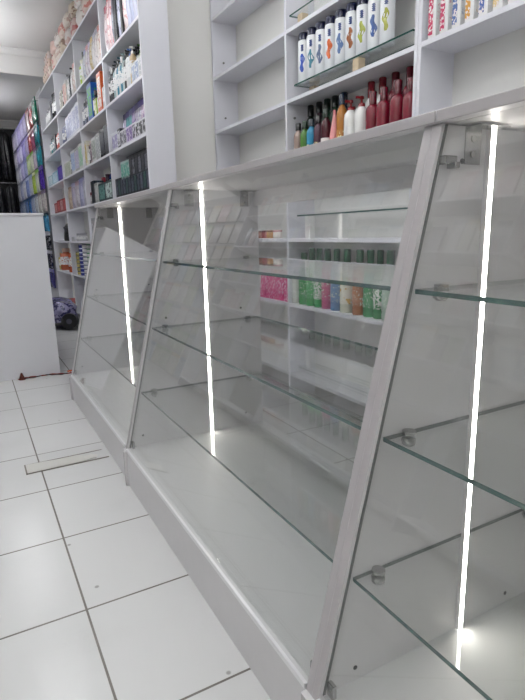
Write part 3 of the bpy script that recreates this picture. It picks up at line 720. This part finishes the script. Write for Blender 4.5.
# sixth shelf: towers of tins
for k, (s, ca, cb, wd, n) in enumerate([(2.02, 'c8ccd0', '8a3a4a', 'white', 8), (2.20, 'd4d4d6', '3a8a50', 'white and green', 8), (2.40, 'd8d8da', '6a7088', 'silver white', 8), (2.60, '2c3484', 'b8bcd8', 'deep blue', 8), (2.78, 'a89a50', '5a5a4a', 'olive', 6)]):
    for j in range(n):
        z = .5805+j*.0425
        put_bottle('tin', '%s round tin, %s from the bottom of its tower, low third bay' % (wd, ORD[j]), 'tin', L2W(.085, s, z), .072, .042, plastic(hexc(ca)), plastic(hexc(cb)), None, 'jar', 'towers of tins on a low shelf')
fill(3, .58, [.1, ('b', .10, .10, .24, 'b8502c', 'd8b0a0', 'orange red bottle'), .22, ('b', .10, .10, .23, 'b85a34', 'd8b0a0', 'orange bottle'), ('b', .07, .07, .18, 'c8b060', 'a88030', 'yellow bottle')])
for i in range(4):
    carton('red carton with white marks, %s from the pillar, bottom shelf of far bay' % ORD[i], L2W(.02, 3.10+i*.16, .1205), .15, .12, .11, 'a81c24', 'e0c8c8', AL, 'red cartons on the bottom shelf')
for i in range(2):
    carton('red upright carton %s, behind the low red cartons' % ('on the pillar side' if i == 0 else 'on the far side'), L2W(.145, 3.36+i*.11, .1205), .09, .03, .22, 'b01c24', '801018', AL, 'red cartons on the bottom shelf')

# bundles of rolled goods stacked on top of the unit
BUN = [('d2c0b0', 'c0a898'), ('ccb4a8', 'b89888'), ('d6c8bc', 'c4aca0'), ('c8aca4', 'b4908a'), ('d0c4c0', 'b4a49c')]
def bundle(label, loc, r, ln, a, b):
    t = thing('wrapped_roll', label, 'roll', loc, AL, 'wrapped rolls on top of the tall unit')
    def f():
        bm = bmesh.new(); n = 12; rings = []
        for x, k in [(0, .35), (.003, .8), (.012, 1), (ln*.3, 1.02), (ln*.5, .97), (ln*.8, 1.02), (ln-.012, 1), (ln, .7)]:
            rings.append([bm.verts.new((x, r*k*math.cos(2*PI*i/n)*(1+.05*math.sin(3*i+x*40)), r+r*k*math.sin(2*PI*i/n)*(1 if math.sin(2*PI*i/n) < 0 else .98))) for i in range(n)])
        for p, q in zip(rings, rings[1:]):
            for i in range(n):
                g = bm.faces.new((p[i], p[(i+1) % n], q[(i+1) % n], q[i])); g.smooth = True
        bm.faces.new(rings[0][::-1]); bm.faces.new(rings[-1]); bmesh.ops.recalc_face_normals(bm, faces=bm.faces)
        return mesh('wrap', bm, printed(hexc(a), hexc(b), 22, .56, .3))
    link('wrap', cached(('bun', r, ln, a), f), t)
    def g():
        bm = bmesh.new(); cyl_between(bm, (-.004, 0, r), (.0, 0, r), r*.22, 10); return mesh('core', bm, mat('core_brown', hexc('947c6c'), .8))  # plain brown core disc on the end of the roll
    link('core', cached(('core', r, ln), g), t)
    def q():
        bm = bmesh.new()
        n = 12; 
        for x in (ln*.25, ln*.72):
            R_ = r*1.06
            a_ = [bm.verts.new((x-.006, R_*math.cos(2*PI*i/n), r+R_*math.sin(2*PI*i/n)*.96)) for i in range(n)]
            b_ = [bm.verts.new((x+.006, R_*math.cos(2*PI*i/n), r+R_*math.sin(2*PI*i/n)*.96)) for i in range(n)]
            for i in range(n): bm.faces.new((a_[i], a_[(i+1) % n], b_[(i+1) % n], b_[i]))
        return mesh('band', bm, plastic(hexc('c0404a'), .4))
    if random.random() < .25: link('band', cached(('band', r, ln), q), t)
    return t
for lay in range(3):
    for i in range(5-lay):
        s = 3.17+.05*lay+i*.10
        bundle('cream wrapped roll, %s from the right, %s layer, end of stack on tall unit' % (ORD[i], ['bottom', 'middle', 'upper'][lay]),
               L2W(-.01+.01*lay, s, 2.7355+lay*.092), .046, .185, *random.choice(BUN))
BAGC = [('d6ccc2', 'b89c90'), ('d2c2b8', 'c07c74'), ('dcd6d0', 'a89890'), ('d4b8b0', 'b8605c'), ('d8d0cc', 'c8a8a0'), ('c8b8a4', '8c7060')]
def bag(label, loc, hl, r, seed, a, b):
    t = thing('goods_bag', label, 'bag', loc, AL, 'plastic bags on top of the tall unit')
    bm = bmesh.new(); bmesh.ops.create_icosphere(bm, subdivisions=3, radius=1)
    k = lambda q, p: math.copysign(abs(q)**p, q)
    for v in bm.verts:
        x, y, z = v.co
        w_ = .008*math.sin(9*y+seed*2+4*z)+.006*math.sin(14*x+seed)
        v.co = Vector((k(x, .6)*(.09+w_), k(y, .65)*hl, r+k(z, .6)*r*(1 if z < 0 else 1+.10*math.sin(7*y+seed*3))))
    for f in bm.faces: f.smooth = True
    obj('wrap', bm, printed(hexc(a), hexc(b), 16, .47, .3, (1, .35, 1.6)), t)
    bm = bmesh.new(); lathe(bm, [(0, 0), (.012, .0), (.03, .03), (.004, .035), (0, .035)], 9)
    for v in bm.verts: v.co = Vector((v.co.x, hl-.004+v.co.z, r+v.co.y))
    bmesh.ops.recalc_face_normals(bm, faces=bm.faces)
    obj('knot', bm, plastic(hexc(b), .4), t)
n_ = 0
for lay in range(2):
    for i in range(8):
        s = 1.07+.05*lay+i*.266
        bag('%s bag of goods, %s from right, %s layer on tall unit top' % (['cream', 'rosy', 'white', 'pink', 'pale', 'tan'][n_ % 6], ORD[i], ['bottom', 'upper'][lay]),
            L2W(.085+.008*lay, s, 2.7355+lay*.156), .117, .0735 if lay == 0 else .066, n_*1.7, *BAGC[n_ % 6]); n_ += 1

# ------------------------------------------------------------------ hanging packets on the wall beyond the unit
ALW = AL
pb = obj('pegboard', bbox(.0430, .056, 4.20, 7.25, 0, 2.85, 0), mat('panel_white', (.6, .6, .64), .5), None, L2W(0, 0, 0), AL)
tag(pb, 'white display panel on the wall behind the hanging packets', 'panel')
rowcols = [  # per row from the top: (a, b, word) from the unit outwards
 [('1f8a6c', '0f5a44', 'teal green'), ('c8343c', 'e0d0d0', 'red and white'), ('d8c8cc', 'a03a44', 'white and rose'), ('c4bce0', '8a7cc0', 'lavender'), ('c8c0e4', '8a80c4', 'lavender'), ('b8b0dc', '9088c8', 'lavender'), ('d0cce8', '8a80b8', 'pale lavender'), ('d8d4e8', '9a94c4', 'pale lavender')],
 [('2c8494', '186070', 'teal'), ('b85a80', 'd8a0b0', 'pink'), ('c8404c', 'e8d8d8', 'red and white'), ('c4bce4', '8a7cc0', 'lavender'), ('a8a0d8', '7a70b8', 'violet'), ('d0cce8', '9a90c8', 'pale lavender'), ('c0b8e0', '8a80c0', 'lavender'), ('d0ccdc', '8a88a8', 'pale grey')],
 [('3a98a8', '206878', 'teal'), ('d4c8d8', 'a06a90', 'white and mauve'), ('d8dcc8', '7ab83c', 'white and lime'), ('c8d4b0', 'a0c83c', 'pale lime'), ('a4a8d0', '6a70b0', 'blue grey'), ('b8b4dc', '7a74b4', 'lavender'), ('c8c8dc', '8a8ab0', 'pale blue'), ('d0d0d8', '9a9ab0', 'grey')],
 [('4a2c9a', '7a5cc4', 'purple'), ('d4d8c8', '8ac840', 'white and lime'), ('b0cc48', 'd8e0b0', 'lime'), ('c8ccd8', '7888a8', 'pale blue'), ('7a8ac0', 'b0b8dc', 'blue'), ('d4d4dc', '8a90b0', 'white'), ('b0b4d0', '707aa8', 'blue grey'), ('c8c8d0', '9a9aa8', 'grey')],
 [('d4d0cc', '7a6a8a', 'white printed'), ('d4d4d0', '8a7a70', 'cream printed'), ('c8ccd4', '606a80', 'grey printed'), ('a8b0c8', '50608a', 'blue grey'), ('4a78b0', '204a80', 'blue'), ('7890b8', '30507a', 'blue'), ('a8b4c8', '50607a', 'pale blue'), ('8a98b8', '40506a', 'slate')],
 [('4a90b8', '1c3c54', 'sky blue'), ('5a98c0', '20405c', 'sky blue'), ('a8b8c8', '40506a', 'pale blue'), ('3c78a8', '1c3c5c', 'blue'), ('5a88b0', '2c4c6c', 'blue'), ('c0ccd8', '5a6a80', 'pale grey'), ('8098b8', '405070', 'slate'), ('90a0b8', '4a5a78', 'slate')],
 [('1c2030', 'd8d8e0', 'black and white'), ('20243a', 'd8dce4', 'black and white'), ('1c2840', '9ab0d0', 'navy'), ('c0d0dc', '3a6a90', 'white and blue'), ('2c3c5c', '8a9ab8', 'navy'), ('3a4a6a', '90a0b8', 'navy'), ('2c3448', '7080a0', 'navy'), ('2c3448', '7080a0', 'navy')],
 [('222640', 'd0d4e0', 'navy and white'), ('2c2c4c', 'd0d4e0', 'navy and white'), ('30305a', '9090c0', 'indigo'), ('3a3a6a', '9090c0', 'indigo'), ('2c3454', '8088b0', 'navy'), ('2c3454', '8088b0', 'navy'), ('2c3454', '8088b0', 'navy'), ('2c3454', '8088b0', 'navy')],
 [('4c4a86', '8a88c0', 'indigo'), ('3a3a70', '8080b8', 'indigo'), ('6a68a8', 'b0b0d8', 'violet'), ('2c2c54', '7070a8', 'navy'), ('3a3a6a', '7070a8', 'navy'), ('3a3a6a', '7070a8', 'navy'), ('3a3a6a', '7070a8', 'navy'), ('3a3a6a', '7070a8', 'navy')]]
zrow = [2.46, 2.18, 1.92, 1.62, 1.34, 1.08, .83, .58, .32]
hrow = [.28, .26, .26, .29, .27, .24, .23, .24, .25]
rn = ['top', 'second', 'third', 'fourth', 'fifth', 'sixth', 'seventh', 'eighth', 'lowest']
for r in range(9):
    for c in range(8):
        a, b, wd = rowcols[r][c]
        wv = .30 if c < 3 else .36
        s = 4.365+(c*.34 if c < 3 else 1.02+(c-3)*.40+.04)
        dx = random.uniform(-.010, .010)
        packet('%s packet hung in the %s row, %s column past the tall unit' % (wd, rn[r], ORD[c]), L2W(-.0590, s, zrow[r]), wv, .055, hrow[r], a, b, AL,
               'packets hung on the far display panel', True)

# black garments on the far wall
GAR = mat('black_garment_film', (.012, .012, .016), .22, vary=.3, scale=12, bump=.6)
bm = bmesh.new(); cyl_between(bm, (-1.6, 10.98, 2.90), (1.1, 10.98, 2.90), .010); cyl_between(bm, (-1.6, 10.98, 1.98), (1.1, 10.98, 1.98), .010)
for x in (-1.55, -.3, .95):
    for z in (2.90, 1.98): cyl_between(bm, (x, 10.98, z), (x, 11.19, z), .010)
tag(obj('garment_rail', bm, CHROME), 'steel double rail on the far wall carrying black garments', 'rail')
tag(obj('slat_panel', bbox(-1.70, 1.12, 11.20, 11.29, 0, 2.93, 0), mat('charcoal_panel', (.016, .016, .02), .4), None), 'charcoal panel on the far wall behind the black garments', 'panel')
for row in range(2):
    for i in range(7):
        x = 1.0-i*.19; z1 = 2.885-.92*row; L_ = .86 if row == 0 else 1.93
        t = thing('garment', 'black garment in shiny film, %s from the shelves, %s rail on far wall' % (ORD[i], 'upper' if row == 0 else 'lower'), 'garment', (x, 10.98, z1), 0, 'black garments on the far wall')
        bm = bmesh.new(); n = 28; rings = []; wk = .092/.17
        for zz, w in [(-.03, .02), (-.06, .09), (-.10, .15), (-.3, .16), (-.6, .165), (-L_, .17)]:
            rings.append([bm.verts.new((w*wk*math.cos(2*PI*k/n)*1.0, (.05+.012*math.sin(5*2*PI*k/n+i+zz*3))*math.sin(2*PI*k/n)*min(1, w*8)-.012*math.cos(9*2*PI*k/n+zz*4), zz)) for k in range(n)])
        for p, q in zip(rings, rings[1:]):
            for k in range(n):
                f = bm.faces.new((p[k], p[(k+1) % n], q[(k+1) % n], q[k])); f.smooth = True
        bm.faces.new(rings[0]); bm.faces.new(rings[-1][::-1]); bmesh.ops.recalc_face_normals(bm, faces=bm.faces)
        obj('cloth', bm, GAR, t)
        bm = bmesh.new(); tube(bm, [(0, 0, -.05), (0, .004, -.014), (0, .020, .002), (0, .023, .020), (0, .012, .036), (0, -.006, .038), (0, -.020, .026)], .003, 6); obj('hook', bm, CHROME, t)

# ------------------------------------------------------------------ white service counter on the left, cord and bag
DESK = mat('desk_laminate', (.76, .76, .79), .4, vary=.015)
t = thing('service_counter', 'plain white service counter at the left edge, standing across the aisle', 'counter', (0, 0, 0))
obj('front_panel', bbox(.045, .492, 4.10, 4.118, 0, 1.148, .001), DESK, t)
obj('side_panel', bbox(.474, .492, 4.1185, 5.70, 0, 1.148, .001), DESK, t)
obj('side_panel', bbox(.045, .063, 4.1185, 5.70, 0, 1.148, .001), DESK, t)
obj('top_board', bbox(.041, .496, 4.094, 5.70, 1.1485, 1.167, .002), DESK, t)
t = thing('power_cord', 'red and black twisted cord lying along the foot of the white counter', 'cord', (0, 0, 0))
def wig(x0, x1, y, a, ph, r): return [(x0+(x1-x0)*k/24, y+a*math.sin(ph+k*.55)+.02*math.sin(k*.2), r+.001+.004*abs(math.sin(k*.8+ph))) for k in range(25)]
bm = bmesh.new(); tube(bm, wig(.20, .60, 4.064, .010, 0, .004), .004); obj('red_wire', bm, plastic(hexc('8a2018')), t)
bm = bmesh.new(); tube(bm, wig(.22, .60, 4.050, .012, 2, .004), .004); obj('black_wire', bm, plastic(hexc('2a1814')), t)
bm = bmesh.new(); tube(bm, [(.54, 4.08, .012), (.58, 4.085, .014), (.625, 4.08, .012)], .006); obj('orange_sleeve', bm, plastic(hexc('d8642c')), t)
bm = bmesh.new(); bmesh.ops.create_cone(bm, cap_ends=True, segments=10, radius1=.024, radius2=.006, depth=.05, matrix=Matrix.Translation((.225, 4.062, .026)))
obj('plug', bm, plastic(hexc('5a2418')), t)

t = thing('bedding_bag', 'shiny purple and grey bag with black roll, on the floor by the tall unit', 'bag', (.858, 6.45, 0), AL)
bm = bmesh.new(); bmesh.ops.create_icosphere(bm, subdivisions=4, radius=1)
for v in bm.verts:
    x, y, z = v.co; k = lambda q, p: math.copysign(abs(q)**p, q)
    v.co = Vector((k(x, .6)*.14+.01*math.sin(9*z+4*y), k(y, .6)*.42, .15+k(z, .6)*.15+.012*math.sin(7*y+5*x)*max(0, z)))
bmesh.ops.recalc_face_normals(bm, faces=bm.faces)
for f in bm.faces: f.smooth = True
obj('body', bm, printed(hexc('9490b8'), hexc('44426c'), 24, .44, .15), t)
bm = bmesh.new(); cyl_between(bm, (.0, -.455, .10), (.03, -.37, .10), .085, 20); obj('roll_end', bm, BLACK, t)
bm = bmesh.new(); cyl_between(bm, (-.0016, -.4595, .10), (.0, -.455, .10), .03, 14); obj('roll_core', bm, plastic(hexc('6a6a78')), t)
bm = bmesh.new(); tube(bm, [(-.155, .2, .06), (-.158, 0, .05), (-.15, -.20, .05), (-.12, -.36, .06), (-.05, -.43, .08)], .018); obj('strap', bm, BLACK, t)

# broken strip of tile lying on the floor
bm = bmesh.new()
pts = [(.105, 2.355), (.35, 2.360), (.372, 2.372), (.40, 2.368), (.41, 2.40), (.385, 2.418), (.36, 2.412), (.33, 2.440), (.105, 2.452)]
a = [bm.verts.new((x, y, .0005)) for x, y in pts]; b = [bm.verts.new((x, y, .0035)) for x, y in pts]
bm.faces.new(a[::-1]); bm.faces.new(b)
for i in range(len(pts)): bm.faces.new((a[i], a[(i+1) % len(pts)], b[(i+1) % len(pts)], b[i]))
bmesh.ops.recalc_face_normals(bm, faces=bm.faces)
ts = thing('tile_strip', 'broken beige tile strip lying flat on the white floor', 'tile')
obj('tile', bm, mat('beige_tile', (.60, .59, .555), .4, vary=.05), ts)
bm = bmesh.new(); box(bm, .101, .452, 2.3485, 2.3545, .0002, .003); box(bm, .0985, .1045, 2.3485, 2.455, .0002, .003); box(bm, .1045, .44, 2.4525, 2.4565, .0002, .002)
obj('mortar', bm, mat('grey_mortar', (.24, .22, .19), .8), ts)


# ------------------------------------------------------------------ opposite side of the shop (mirrored faintly in the counter glass)
XO = XL+.012
ou = thing('shelving_unit', 'white shelving on the opposite wall, seen as a faint reflection in the glass', 'shelves', (XO, 0, 0), 0, 'white open shelving units')
OY = [1.3, 2.3, 3.3, 4.3, 5.3, 6.3]
for y in OY: obj('upright', bbox(0, .24, y-.009, y+.009, 0, 2.86, .001), W_LAM, ou)
obj('back_board', bbox(0, .006, 1.3, 6.3, .05, 2.86, 0), W_BACK, ou)
OZ = [.12, .5, .82, 1.14, 1.47, 1.94, 2.36, 2.78]
for a, b in zip(OY, OY[1:]):
    for z in OZ: obj('shelf', bbox(.006, .239, a+.009, b-.009, z-.020, z, .001), W_LAM, ou)
OC = [('c8ccd0', '9aa4b0'), ('d4d4d6', 'b8a8a8'), ('b8c4d0', '6a86a8'), ('d0c0c4', 'a06a74'), ('c8ccc0', '8aa080'), ('dcdcd8', 'c0b090'), ('b0b0b8', '60606c'), ('d8d8dc', '8890a0')]
for zi in (3, 4, 5, 6):
    for b in range(5):
        y = OY[b]+.03
        while y < OY[b+1]-.16:
            w_ = random.choice([.10, .12, .15]); h_ = random.choice([.22, .25, .27])*(1 if zi != 3 else .9)
            c_ = random.choice(OC)
            packet('upright packet on the opposite shelving, seen only as a faint reflection in the counter glass', (XO+.20, y+w_/2, OZ[zi]+.0005), w_-.006, .05, h_, c_[0], c_[1], PI,
                   'packets on the opposite shelving')
            y += w_+random.choice([0, .0, .02, .05])
pb = obj('pegboard', bbox(0, .015, 6.5, 11.0, 0, 2.85, 0), mat('panel_grey', (.35, .35, .37), .5), None, (XO, 0, 0))
tag(pb, 'grey panel of hanging packets on the opposite wall, faint reflection in the glass', 'panel')
for r in range(8):
    for k in range(12):
        c_ = random.choice(OC)
        packet('packet hung on the opposite wall, seen only as a faint reflection in the counter glass', (XO+.1118, 6.70+k*.36, .03+r*.335), .31, .05, .29, c_[0], c_[1], PI,
               'packets hung on the opposite wall', True)

# ------------------------------------------------------------------ camera and colour management
q = (math.radians(-12.60293158), math.radians(28.47742638), math.radians(-1.37201162))
rx, ry, rz = q
fw = Vector((math.sin(ry)*math.cos(rx), math.cos(ry)*math.cos(rx), math.sin(rx)))
rt = Vector((math.cos(ry), -math.sin(ry), 0)); up = rt.cross(fw)
R_ = math.cos(rz)*rt+math.sin(rz)*up; U_ = -math.sin(rz)*rt+math.cos(rz)*up
cam = bpy.data.cameras.new('camera'); co = bpy.data.objects.new('camera', cam); COL.objects.link(co)
M4 = Matrix((R_, U_, -fw)).transposed().to_4x4(); M4.translation = Vector((0, 0, 1.0)); co.matrix_world = M4
cam.sensor_fit = 'VERTICAL'; cam.sensor_height = 36; cam.lens = 527.26/700*36; cam.clip_start = .02
SC.camera = co
w = bpy.data.worlds.new('world'); SC.world = w; w.use_nodes = True
w.node_tree.nodes['Background'].inputs[0].default_value = (.5, .52, .55, 1); w.node_tree.nodes['Background'].inputs[1].default_value = .1
SC.view_settings.view_transform = 'Standard'; SC.view_settings.look = 'None'
SC.view_settings.gamma = 1; SC.view_settings.exposure = 0.75
SC.view_settings.use_curve_mapping = False
